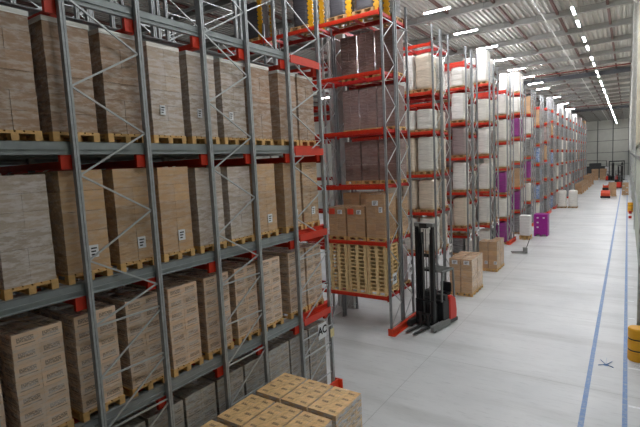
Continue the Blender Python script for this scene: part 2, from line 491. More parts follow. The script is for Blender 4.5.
def make_soft(name, w, d, h, mat, seed=0, whole=False, n=6, label=None):
    def f():
        if whole:      # far away: one mesh, pallet boards and bundle
            mb = soft_mb(w, d, h, seed=seed, n=n); k = len(mb.f)
            mb.box(-w/2, w/2, -d/2, d/2, .1, .144, 1); [mb.box(-w/2+a, -w/2+a+.12, -d/2, d/2, 0, .1, 1) for a in (0, w/2-.06, w-.12)]
            return tag(obj(name, mb, [M[mat], M['wood2']]), 'x', 'pallet load')
        t = thing(name, 'x', 'pallet load')
        obj('pallet', pallet_mb(w, d), M['wood2'], t)
        obj('wrapped_goods', soft_mb(w-.02, d-.02, h, seed=seed, n=n), M[mat], t, smooth=True)
        return t
    return f

# ------------------------------------------------------------------ shuttle rack (grey, left foreground)
XP = -6.92
PY = [.97, 2.25, 3.68, 4.95, 6.38, 7.64, 9.06, 10.43]
LZ = [2.56, 4.78, 6.96, 9.22]; LANE = 1.45; NL = 4; ZTOP = 11.6
sr_ = thing('shuttle_rack', 'tall grey deep-lane pallet rack with red cross beams at left front', 'pallet rack', (XP, PY[0], 0))
def post_mb(h, w=.11, d=.10):
    mb = MB(); t = .012     # open C section with lips and foot plate
    mb.box(-d/2, -d/2+t, -w/2, w/2, 0, h); mb.box(-d/2, d/2, -w/2, -w/2+t, 0, h); mb.box(-d/2, d/2, w/2-t, w/2, 0, h)
    mb.box(d/2-t, d/2, -w/2, -w/2+.036, 0, h); mb.box(d/2-t, d/2, w/2-.036, w/2, 0, h)
    mb.box(-d/2+t, -d/2+t+.008, -w*.22, w*.22, 0, h)
    mb.box(-d*.8, d*.8, -w*.8, w*.8, 0, .012)
    return mb
pme = post_mb(ZTOP, .08, .09).mesh('upright', M['galv2'])
def off(o): o.location = Vector(o.location)-Vector((XP, PY[0], 0)); return o
for n in range(NL+1):
    X = XP-LANE*n
    for y in PY: off(put('upright', pme, sr_, (X, y, 0)))
    for a in range(0, 8, 2):
        ya, yb = PY[a], PY[a+1]; mb = MB()
        nodes = []
        z = .46
        z = 4.45
        while z < ZTOP-.3:
            nodes.append(z); z += .665
        for zz in (.55, 1.42, 2.30, 3.18, 4.05):
            mb.bar((X, ya+.04, zz), (X, yb-.04, zz), .028, .022)
            mb.bar((X, ya+.04, zz+.02), (X, yb-.04, zz+(.80 if zz < 4 else .42)), .028, .022)
        for i in range(len(nodes)-1):
            p_ = (X+.0, yb-.04 if i % 2 == 0 else ya+.04, nodes[i]); q_ = (X, ya+.04 if i % 2 == 0 else yb-.04, nodes[i+1])
            mb.bar(p_, q_, .028, .022)
        mb.bar((X, ya+.04, nodes[-1]), (X, yb-.04, nodes[-1]), .028, .022)
        off(obj('bracing', mb, M['brace'], sr_))
for lv, z in enumerate(LZ):
    mb = MB()
    for i, y in enumerate(PY): off(obj('cross_beam', MB().box(XP-LANE*NL, XP-.05, y-.06, y+.06, z-.40, z-.29).box(XP-.12, XP-.052, y-.20, y+.05, z-.42, z-.205), M['red'], sr_))
    for n in range(NL):
        xa = XP-LANE*n-.06; xb = XP-LANE*(n+1)+.06
        for sgn, x in ((-1, xa), (1, xb)):
            # Z-shaped shuttle rail: web, top shelf the pallets stand on, lower flange
            def rail(y0, y1, mat, nm, th=.0):
                mb = MB()
                mb.box(min(x, x+sgn*.012), max(x, x+sgn*.012), y0, y1, z-.19, z-.005)
                mb.box(min(x, x+sgn*.16), max(x, x+sgn*.16), y0, y1, z-.014, z-.004)
                mb.box(min(x-sgn*.03, x+sgn*.05), max(x-sgn*.03, x+sgn*.05), y0, y1, z-.20, z-.185)
                mb.box(min(x-sgn*.02, x), max(x-sgn*.02, x), y0, y1, z-.125, z-.105)
                off(obj(nm, mb, M[mat], sr_))
            rail(PY[0]-.9, PY[6]+.1, 'rail', 'shuttle_rail')
            rail(PY[6]+.1, PY[7]+.2, 'red' if n == 0 and sgn == -1 else 'rail', 'entry_rail')
    off(obj('entry_beam', MB().box(XP-LANE*NL, XP, PY[7]+.07, PY[7]+.13, z-.46, z-.26), M['red'], sr_))
    off(obj('entry_bracket', MB().box(XP+.055, XP+.075, PY[6]+.06, PY[7]-.06, z-.26, z-.08), M['red'], sr_))
# top ties
off(obj('top_tie', MB().box(XP-LANE*NL, XP, PY[0]-.03, PY[0]+.03, ZTOP, ZTOP+.08), M['galv2'], sr_))
off(obj('top_tie', MB().box(XP-LANE*NL, XP, PY[7]-.03, PY[7]+.03, ZTOP, ZTOP+.08), M['galv2'], sr_))
# foot guard of the last post
g = obj('foot_guard', MB().box(XP+.0, XP+.25, PY[7]-.75, PY[7]+.12, 0.013, .04).box(XP+.09, XP+.13, PY[7]-.75, PY[7]+.12, .0131, .30).box(XP-.10, XP+.25, PY[7]+.08, PY[7]+.12, .013, .30), M['guard'], sr_); off(g)
# sign plates on the end frame
sg = off(obj('aisle_sign', MB().box(XP+.08, XP+.085, 9.70, 10.08, 1.72, 2.14), M['paper'], sr_, label='white sign plate with black letters'))
off(obj('sign_bracket', MB().box(XP+.058, XP+.08, 9.0, 10.5, 1.93, 1.96), M['brace'], sr_))
def text_mesh(s, size, mat):
    cu = bpy.data.curves.new('txt', 'FONT'); cu.body = s; cu.size = size; cu.extrude = .002; cu.offset = .008; cu.align_x = 'CENTER'; cu.align_y = 'CENTER'
    to = bpy.data.objects.new('txt', cu); C.objects.link(to)
    dg = bpy.context.evaluated_depsgraph_get(); me = bpy.data.meshes.new_from_object(to.evaluated_get(dg))
    bpy.data.objects.remove(to); me.materials.clear(); me.materials.append(mat); me.name = 'sign_letters'
    return me
tm = text_mesh('AC', .30, M['ink'])
lt = put('sign_letters', tm, sg); lt.location = (XP+.089, 9.89, 1.94); lt.rotation_euler = (PI/2, 0, PI/2)
lb = off(obj('bay_label', MB().box(XP+.062, XP+.066, 10.31, 10.50, 1.58, 1.82), M['ylabel'], sr_, label='small cream label'))

# shuttle loads, lane 1 visible, lane 2 behind
W, D = 1.14, .72
P_top_b = Proto(make_load('carton_pallet', W, D, 1.655, 3, 2, 6, 'card_shiny', 'wrap_white', seed=1, jit=.004))
P_top_g = Proto(make_load('carton_pallet', W, D, 1.62, 3, 2, 6, 'card_grey', 'wrap_white', seed=2, labels=(('x', -.12, .6, .11, .17, 'paper'),)))
P_mid_a = Proto(make_load('carton_pallet', W, D, 1.60, 3, 2, 5, 'card_tan', seed=3, labels=(('x', .08, .45, .15, .2, 'paper'),)))
P_mid_b = Proto(make_load('carton_pallet', W, D, 1.56, 3, 2, 6, 'card_grey', seed=4))
P_prn = Proto(make_load('carton_pallet', W, D, 1.56, 3, 2, 7, 'card_print', seed=5, labels=()))
P_flr = Proto(make_load('carton_pallet', W, .80, 1.90, 4, 2, 8, 'card_floor', seed=6))
ys = [3.80+.868*i for i in range(-3, 6)]
SH = ['floor', 'lowest rails', 'middle rails', 'top rails']
zs = [0, LZ[0], LZ[1], LZ[2]]
gname = {0: 'hazy printed cartons on the floor level', 1: 'printed carton loads on the lowest rails', 2: 'brown carton loads on the middle rails', 3: 'film-wrapped loads on the top rails'}
desc = {0: 'hazy printed carton load', 1: 'brown carton load with dark lettering', 2: 'tan carton load', 3: 'glossy brown carton load'}
for lane in range(2):
    for lv in range(4):
        yl = [y for y in ys[3:] if True]
        yl = ys[:9]+[] if False else [ys[i] for i in range(9)] 
        yl = [y for y in yl if y < 8.3]+[9.17, 9.95]
        if lv == 0: yl = [9.93-.83*q for q in range(9)][::-1]
        for i, y in enumerate(yl):
            if lane == 0:
                if y < {0: 3.0, 1: 1.9, 2: 1.9, 3: 1.9}[lv]: continue
                P = {0: P_flr, 1: P_prn, 2: (P_mid_b if i in (6, 7) or i == 2 else P_mid_a), 3: (P_top_g if 5 <= i <= 7 else P_top_b)}[lv]
            else:
                if y < 1.9: continue
                P = {0: P_flr, 1: P_prn, 2: P_mid_a, 3: P_top_g}[lv]
            n_from = len(yl)-i
            d_ = desc[lv]
            if lane == 0 and lv == 3 and 5 <= i <= 7: d_ = 'whitish wrapped carton load'
            if lane == 0 and lv == 2 and P is P_mid_b: d_ = 'greyish wrapped carton load'
            lab = '%s, shuttle rack %s, %s from far end%s' % (d_, SH[lv], ORD[n_from], ', second lane' if lane else '')
            tv = rnd.uniform(.88, 1.08); tw = rnd.uniform(-.03, .03)
            P.place((XP-LANE*lane-.09-W/2-.02, y, zs[lv]), 0, lab, group=gname[lv], tint=(tv+tw, tv, tv-tw))

# ------------------------------------------------------------------ staged carton pallets bottom left
P_st = Proto(make_load('carton_pallet', .70, 1.06, 1.38, 2, 4, 7, 'card_plain', seed=8, jit=.003, pmat='wood'))
rows = [(7.55, [-6.40, -5.69, -4.98], 'back row'), (6.38, [-6.40, -5.69, -4.98], 'middle row'), (5.22, [-6.40, -5.69, -4.98], 'front row')]
for y, xs, rw in rows:
    for x, nm in zip(xs, ('left', 'centre', 'right')):
        P_st.place((x, y, 0), 0, 'light carton pallet beside the shuttle rack, %s of the %s' % (nm, rw), group='light carton pallets at the bottom', tint=(1, 1, 1))

# ------------------------------------------------------------------ selective racks (red beams), rows across the hall
XE = -7.22; BAY = 2.68; RD = 1.05
def rpost_mb(h): return post_mb(h, .078, .08)
HP = 12.35
rpost = rpost_mb(HP).mesh('upright', M['galv'])
def rbrace():
    mb = MB(); z = .25; i = 0; a, b = .05, RD-.05
    while z < HP-.9:
        mb.bar((0, a if i % 2 == 0 else b, z), (0, b if i % 2 == 0 else a, z+.75), .03, .022); z += .75; i += 1
    for z_ in (.25, z): mb.bar((0, a, z_), (0, b, z_), .03, .022)
    return mb.mesh('bracing', M['brace'])
rbr = rbrace()
def beam_mesh(L, mat):
    mb = MB(); mb.box(-L+.05, -.05, -.025, .025, -.14, 0); mb.box(-L+.05, -.05, -.033, -.025, -.10, -.04)
    mb.box(-.075, -.05, -.06, .03, -.19, .05); mb.box(-L+.05, -L+.075, -.06, .03, -.19, .05)
    return mb.mesh('beam', mat)
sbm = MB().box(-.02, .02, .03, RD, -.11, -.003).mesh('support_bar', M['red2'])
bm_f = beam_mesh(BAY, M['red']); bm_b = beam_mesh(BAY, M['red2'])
mb = MB().box(-BAY+.05, -.05, -.03, .03, -.19, 0).box(-.065, -.05, -.06, .03, -.22, .04)
bm_far = mb.mesh('beam', M['red'])
sbf = MB().box(-.03, .03, .03, RD, -.19, -.003).mesh('support_bar', M['red'])
pal_bar = None
gd = MB(); gd.box(.08, .12, -.12, 2.30, 0, .26).box(.12, .22, -.12, 2.30, 0, .015).box(.12, .18, -.12, 2.30, .2, .26)
gd.box(-.06, .10, -.12, -.08, 0, .26)
gdm = gd.mesh('foot_guard', M['guard'])
def rack_row(k, y, levels, bays_f, bays_r, lev_r=None):
    t = thing('pallet_rack', 'double pallet rack with red beams and grey posts, %s row from camera' % ORD[k], 'pallet rack', (XE, y, 0), 0, 'red-beamed rack rows')
    for s_, (y0, bays, lv) in enumerate(((0, bays_f, levels), (1.15, bays_r, lev_r or levels))):
        for b in range(bays+1):
            put('upright', rpost, t, (-BAY*b, y0+.05, 0)); put('upright', rpost, t, (-BAY*b, y0+RD-.0, 0)); put('bracing', rbr, t, (-BAY*b, y0, 0))
        for b in range(bays):
            for z in lv:
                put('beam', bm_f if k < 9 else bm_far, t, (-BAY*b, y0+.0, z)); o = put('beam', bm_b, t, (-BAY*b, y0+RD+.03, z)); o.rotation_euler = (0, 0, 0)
        for b in range(bays if k < 4 else 1):
            for z in lv:
                for q in (.10, 1.2, 2.3) if k < 4 else (.10, .8): put('support_bar', sbm if k < 9 else sbf, t, (-BAY*b-q, y0, z))
    put('foot_guard', gdm, t)
    return t
LV = {1: [1.45, 3.5, 5.6, 7.65, 9.7, 11.75], 2: [2.1, 4.05, 5.8, 7.75, 9.0, 9.5, 11.6], 3: [2.6, 4.6, 6.5, 8.4, 10.25, 11.6], 4: [2.1, 4.3, 6.55, 8.65, 10.4, 11.05]}
def levels(k):
    if k in LV: return LV[k]
    if k >= 10: return [1.9, 3.6, 5.3, 7.0, 8.7, 10.4, 11.6]
    return [[1.9, 3.9, 5.9, 7.9, 9.9, 11.5], [2.2, 4.3, 6.3, 8.3, 10.2], [1.9, 3.7, 5.6, 7.5, 9.4, 11.2]][k % 3]
rowy = {k: 14.95+5.02*(k-1) for k in range(1, 28)}
for k in range(1, 21):
    rack_row(k, rowy[k], levels(k), {1: 3, 2: 3, 3: 2}.get(k, 1), {2: 2, 3: 2}.get(k, 1), {3: [2.0, 4.0, 5.85, 7.75, 9.7, 11.7]}.get(k))

# row 1 ------------------------------------------------------------
def make_pallet():
    return tag(obj('wooden_pallet', pallet_mb(.80, 1.04), M['wood_stack']), 'x', 'pallet')
Ppal = Proto(make_pallet)
cxs = [XE-.49-.84*i for i in range(3)]
names3 = ['right-hand', 'middle', 'left-hand']
y1 = rowy[1]+.52
for c in range(3):
    for q in range(13):
        Ppal.place((cxs[c]+rnd.uniform(-.012, .012), y1+rnd.uniform(-.01, .01), 1.453+q*.146), 0,
                   'empty pallet in the %s stack of the first red rack, %s from bottom' % (names3[c], ORD[q+1]), group='stacked empty pallets')
Pc1 = Proto(make_load('carton_pallet', .79, 1.02, 1.15, 2, 3, 5, 'card_red', seed=11, labels=(('y', -.22, 1.12, .26, .22, 'orange_paper'), ('y', .14, 1.1, .2, .16, 'paper'))))
Pc2 = Proto(make_load('carton_pallet', .79, 1.02, 1.62, 2, 3, 6, 'card_red', seed=12, labels=(('y', .0, 1.45, .24, .18, 'paper'), ('y', .22, 1.2, .14, .2, 'paper'))))
Pc1.place((cxs[2], y1, 3.503), 0, 'carton load with orange label, second beam of the first red rack, left', group='cartons on the first red rack')
Pc1.place((cxs[1], y1, 3.503), 0, 'carton load with orange label, second beam of the first red rack, middle', group='cartons on the first red rack')
Pc2.place((cxs[0], y1, 3.503), 0, 'taller carton load, second beam of the first red rack, right', group='cartons on the first red rack')
Pdk = Proto(make_load('carton_pallet', .74, 1.0, 1.58, 2, 2, 5, 'card_dark', seed=13))
for z, nm in ((5.6, 'third'), (7.65, 'fourth'), (9.7, 'fifth')):
    for c in range(3):
        Pdk.place((XE-.47-.775*c, y1+1.15, z+.003), 0, 'dark brown load on the %s beam behind the first red rack front, %s' % (nm, names3[c]), group='dark brown loads on the first red rack', tint=(rnd.uniform(.9, 1.1),)*3)
Pc3 = Proto(make_load('carton_pallet', .79, 1.0, 1.62, 2, 3, 6, 'card_red', seed=14))
for c in range(1, 3): Pc3.place((cxs[c], y1+1.15, 3.503), 0, 'tan carton load behind the orange-labelled ones, first red rack back side, %s' % names3[c], group='cartons on the first red rack')
# dark net-wrapped crates with ochre toothed corner posts on the top beam
def make_comb():
    t = thing('crate_load', 'x', 'pallet load')
    obj('pallet', pallet_mb(.86, 1.0), M['wood2'], t)
    obj('wrapped_goods', soft_mb(.82, .80, 1.5, seed=5, n=9), M['wrap_dark'], t, smooth=True)
    for sy_ in (-1, 1):
        mb = MB(); z = .02
        mb.box(.43, .59, sy_*.40-.015, sy_*.40+.015, 0.01, 1.62)
        while z < 1.55:
            mb.box(.38, .63, sy_*.40-.02, sy_*.40+.02, z, z+.1); z += .17
        obj('toothed_corner_post', mb, M['yellow_comb'], t, label='ochre yellow toothed corner post')
    return t
Pcb = Proto(make_comb)
for i, x in enumerate((-7.92, -9.05, -10.75, -13.3)):
    Pcb.place((x, y1, 11.753), 0, 'dark crate with toothed ochre corners on the first rack top, %s from aisle' % ORD[i+1], group='toothed crates on the rack top')
# rear of row 1, end position
P_cream = Proto(make_soft('sack_pallet', .79, 1.0, 1.55, 'wrap_cream', 21))
P_white = Proto(make_soft('sack_pallet', .79, 1.0, 1.6, 'wrap_white', 22))
P_mauve = Proto(make_soft('sack_pallet', .79, 1.0, 1.5, 'wrap_mauve', 23))
P_purp = Proto(make_soft('sack_pallet', .79, 1.0, 1.5, 'wrap_purple', 24))
P_blue = Proto(make_soft('sack_pallet', .79, 1.0, 1.45, 'wrap_blue', 25))
P_grey = Proto(make_soft('sack_pallet', .79, 1.0, 1.5, 'wrap_grey', 26))
P_tall = Proto(make_soft('sack_pallet', .79, 1.0, 1.95, 'wrap_white', 27))
P_tan = Proto(make_load('carton_pallet', .79, 1.0, 1.4, 2, 2, 5, 'card_sim', seed=28))
KIND = {'cream': (P_cream, 'cream wrapped sack load'), 'white': (P_white, 'white wrapped sack load'), 'mauve': (P_mauve, 'mauve-grey wrapped load'),
        'purple': (P_purp, 'purple wrapped load'), 'blue': (P_blue, 'blue and white wrapped load'), 'grey': (P_grey, 'grey wrapped load'),
        'tall': (P_tall, 'tall white wrapped load'), 'tan': (P_tan, 'tan carton load')}
FK = {}
def far_proto(kind):
    if kind not in FK:
        mat = {'cream': 'wrap_cream', 'white': 'wrap_white', 'mauve': 'wrap_mauve', 'purple': 'wrap_purple', 'blue': 'wrap_blue', 'grey': 'wrap_grey', 'tall': 'wrap_white', 'tan': 'card_sim'}[kind]
        FK[kind] = Proto(make_soft('sack_pallet' if kind != 'tan' else 'carton_pallet', .79, 1.0, 1.9 if kind == 'tall' else 1.45, mat, 31, whole=True))
    return FK[kind]
REAR3 = [2.0, 4.0, 5.85, 7.75, 9.7, 11.7]
def place_load(kind, k, lv, z, col, rear, far=False):
    P, d_ = KIND[kind]
    if far: P = far_proto(kind)
    x = XE-.49-.84*col; y = rowy[k]+(.53 if not rear else 1.15+.53)
    where = '%s beam' % ORD[lv] if lv else 'floor level'
    lab = '%s, %s, %s red rack row, %s%s' % (d_, where, ORD[k], ['aisle end', 'second from aisle', 'third from aisle'][col], ', back side' if rear else '')
    zl = [0]+(REAR3 if (k == 3 and rear) else levels(k)); hmax = (zl[lv+1]-z-.23) if lv+1 < len(zl) else 9
    htot = .144+{'cream': 1.58, 'white': 1.63, 'mauve': 1.53, 'purple': 1.53, 'blue': 1.48, 'grey': 1.53, 'tall': 1.98, 'tan': 1.4}[kind]
    if far: htot = 1.64 if kind != 'tall' else 2.1
    tv = rnd.uniform(.88, 1.06)
    o = P.place((x, y, z+.003), 0, lab, group='%s loads in the red racks' % kind, tint=(tv, tv, tv*rnd.uniform(.96, 1.02)))
    o.scale = (1, 1, min(1, hmax/htot))
# row 2 .. 4 (explicit from the photo: bottom to top; first entry ground)
EX = {
 2: [None, ['white', 'white', 'cream'], ['cream', 'cream', 'cream'], ['white', 'cream', 'cream'], ['white', 'white', 'cream'], None, ['cream', 'white', 'white'], None],
 3: [None, ['cream'], ['white'], ['mauve'], ['white'], ['white'], None],
 4: [['white', 'white', 'grey'], ['white', 'mauve'], ['white', 'white'], ['white', 'mauve'], ['white', 'white'], None, ['tall', 'white']],
 5: [['purple', 'purple'], ['white', 'white'], ['purple', 'mauve'], ['white', 'white'], ['tall', 'white'], ['tall', 'white'], None],
 6: [['grey', 'grey'], ['purple', 'white'], ['tan', 'tan'], ['white', 'white'], ['purple', 'purple'], ['white', 'tan'], ['white', 'white']],
 7: [['grey', 'grey'], ['white', 'grey'], ['purple', 'grey'], ['grey', 'grey'], ['white', 'white'], ['tan', 'tan'], ['tan', 'tan']],
 8: [['white', 'grey'], ['blue', 'grey'], ['grey', 'blue'], ['blue', 'grey'], ['grey', 'white'], ['tan', 'tan'], None],
}
for k, L in EX.items():
    zs_ = [0]+levels(k)
    for lv, row in enumerate(L):
        if row is None or lv >= len(zs_): continue
        for col, kd in enumerate(row): place_load(kd, k, lv, zs_[lv], col, False)
    for lv in range(0, len(zs_)):
        row = L[lv] if lv < len(L) else None
        if row is None: continue
        if k == 3:
            for c_ in range(2): place_load('mauve' if lv in (2, 3, 4) else 'white', k, lv, REAR3[lv-1], c_, True)
            continue
        place_load(row[-1] if row[-1] != 'tall' else 'white', k, lv, zs_[lv], 0, True)
# rear of row 1
for lv, kd in enumerate([None, 'mauve', 'tan', None, None, None, 'grey']):
    if kd: place_load(kd, 1, lv, levels(1)[lv-1], 0, True)
pool = {0: ['grey', 'grey', 'tan', 'blue', 'mauve'], 1: ['white', 'grey', 'white', 'grey', 'white'], 2: ['grey', 'tan', 'grey', 'mauve', 'white']}
for k in range(9, 21):
    zs_ = [0]+levels(k)
    pl = pool[0] if k < 11 else pool[1] if k < 17 else pool[2]
    for lv, z in enumerate(zs_):
        if lv == len(zs_)-1 and k % 2: continue
        place_load(rnd.choice(pl), k, lv, z, 0, False, True)
        if k < 18 and lv < len(zs_)-1: place_load(rnd.choice(pl), k, lv, z, 0, True, True)

# location plates on the rack ends
for k in range(1, 5):
    for (dy, z, n_) in ((.30, 2.1, '20' if k == 1 else '18'), (1.8, 2.1, '19' if k == 1 else '17')):
        sgn = thing('location_sign', 'white location plate with black digits, %s red rack end, %s' % (ORD[k], 'near post' if dy < 1 else 'far post'), 'sign', (XE+.08, rowy[k]+dy, z))
        obj('plate', MB().box(-.004, .004, -.17, .17, -.2, .2).box(-.026, -.004, -.30, .1, -.02, .02), M['paper'], sgn)
        lt = put('digits', text_mesh(n_, .24, M['ink']), sgn); lt.location = (.007, 0, 0); lt.rotation_euler = (PI/2, 0, PI/2)

# building column inside row 1
def bcol(x, y, lab):
    mb = MB().box(-.22, -.195, -.2, .2, 0, 14.9).box(.195, .22, -.2, .2, 0, 14.9).box(-.195, .195, -.2, -.18, 0, 14.9)
    mb.box(-.25, .25, -.25, .25, 0, .03)
    o = obj('trim_column', mb, M['conduit'], None, (x, y, 0)); o['kind'] = 'structure'; o.name = 'trim_20'
bcol(-10.24, 17.25, '')
for i, (x, y) in enumerate(((-10.66, 17.1), (-10.86, 17.2), (-11.1, 17.1))):
    o = obj('drain_pipe', MB().cyl((0, 0, 0), .055, 14.3, 'z', 12), M['conduit'], None, (x, y, 0))
    tag(o, 'pale vertical pipe left of the grey building column, %s from it' % ORD[i+1], 'pipe', 'pale pipes by the column')

# ------------------------------------------------------------------ floor loads along the aisle
P_b1 = Proto(make_load('carton_pallet', .54, .93, 1.62, 1, 2, 6, 'card_tan', seed=41, jit=.004, labels=(('y', .0, 1.6, .26, .18, 'paper'),)))
P_b1t = Proto(make_load('carton_pallet', .50, .86, 1.55, 1, 2, 6, 'card_red', seed=42, jit=.004, labels=(('y', .14, .5, .16, .18, 'paper'),)))
for i, (x, y, n_) in enumerate(((-6.14, 21.4, 'front right'), (-6.69, 21.4, 'front left'), (-6.14, 22.36, 'back right'), (-6.69, 22.36, 'back left'))):
    P_b1.place((x, y, 0), 0, 'white-labelled carton pallet behind the reach truck, %s of four' % n_, group='carton pallets behind the reach truck')
for i, (x, y, n_) in enumerate(((-6.22, 26.7, 'front right'), (-6.725, 26.7, 'front left'), (-6.22, 27.6, 'back right'))):
    P_b1t.place((x, y, 0), 0, 'darker brown carton pallet by the third rack end, %s' % n_, group='carton pallets by the third rack')
# crate on pallet and purple crate
t = thing('crate_pallet', 'white slatted crate stack on wooden pallets left of the purple crate', 'pallet load', (-6.5, 38.0, 0))
obj('pallet', pallet_mb(.78, .95), M['wood'], t); obj('pallet', pallet_mb(.78, .95), M['wood'], t, (0, 0, .146))
mb = MB()
for q in range(7):
    z = .3+q*.22; mb.box(-.36, .36, -.45, .45, z+.02, z+.2); mb.box(-.37, .37, -.46, .46, z+.2, z+.222)
obj('crate_stack', mb, M['white'], t)
t = thing('purple_crate', 'magenta purple box crate with small white labels standing in the aisle', 'crate', (-5.65, 40.0, 0))
mb = MB().box(-.5, .5, -.5, .5, .14, 1.75)
for a in (-.5, -.06, .38): mb.box(a, a+.12, -.5, .5, 0, .14)
for q in range(5): mb.box(-.51, .51, -.51, .51, .3+q*.3, .33+q*.3)
obj('body', mb, M['purple'], t, bevel=.01)
for (u, z) in ((-.22, 1.48), (.22, 1.48), (-.22, 1.1), (-.22, .72)): obj('shipping_label', MB().box(u-.07, u+.07, -.52, -.511, z-.05, z+.05), M['paper'], t)
# hand pallet truck by row 4
t = thing('hand_pallet_truck', 'low dark hand pallet truck on the floor at a rack end', 'pallet truck', (-6.1, 31.9, 0), math.radians(-70))
obj('fork', MB().box(-.27, -.11, -.25, .55, .06, .11), M['mgrey'], t); obj('fork', MB().box(.11, .27, -.25, .55, .06, .11), M['mgrey'], t)
obj('pump_body', MB().box(-.2, .2, .5, .72, .05, .4).cyl((-.06, .65, .09), .09, .12, 'x', 12), M['mgrey'], t)
obj('handle', MB().bar((0, .68, .35), (0, .95, 1.15), .035, .035).bar((-.15, .95, 1.15), (.15, .95, 1.15), .03, .03), M['dgrey'], t)
# far floor loads
def farlab(s): return s
P_fb = Proto(make_load('carton_pallet', 1.0, .9, 1.5, 2, 2, 4, 'card_red', seed=51))
P_fb2 = Proto(make_load('carton_pallet', 1.1, 1.1, 2.1, 2, 2, 6, 'card_red', seed=52))
for i, (y, x) in enumerate(((83.5, -6.4), (86.5, -6.35), (90, -6.3), (93.5, -6.25))):
    P_fb.place((x, y, 0), 0, 'low brown carton pallet far down beside the racks, %s from the camera' % ORD[i+1], group='far carton pallets along the racks')
for i, (y, x) in enumerate(((100, -6.35), (103, -6.3), (109, -6.25))):
    P_fb2.place((x, y, 0), 0, 'tall brown carton pallet far down beside the racks, %s from the camera' % ORD[i+1], group='far carton pallets along the racks')
P_fb3 = Proto(make_load('carton_pallet', 1.4, 1.3, 2.5, 2, 2, 6, 'card_red', seed=53))
for i, (y, x) in enumerate(((126, -6.3), (127, -4.7))):
    P_fb3.place((x, y, 0), 0, 'biggest far brown carton stack near the end wall, %s' % ('left' if i == 0 else 'right'), group='big far carton stacks')
P_ws = Proto(make_soft('sack_pallet', .98, 1.1, 1.95, 'wrap_white', 54, n=4)); 
P_ws.place((-6.5, 61.9, 0), 0, 'large white wrapped load on the floor by the racks, left of a pair')
P_ws.place((-5.35, 62.2, 0), 0, 'large white wrapped load standing on the floor by the racks, right of a pair')
Pgr = Proto(make_load('carton_pallet', .85, 1.0, 1.7, 2, 2, 5, 'card_sim', seed=55, labels=(('y', -.2, 1.4, .2, .16, 'paper'), ('y', .2, 1.1, .2, .16, 'paper'), ('y', -.2, .7, .2, .16, 'paper'), ('y', .2, .4, .2, .16, 'paper'))))
Pgr.place((-.2, 81.3, 0), 0, 'pinkish brown carton pallet with white labels far down by the right wall')
Pgr2 = Proto(make_load('carton_pallet', 1.0, 1.0, 1.9, 2, 2, 5, 'card_red', seed=56))
Pgr2.place((-1.75, 79.0, 0), 0, 'brown carton pallet carried right of the small orange truck')

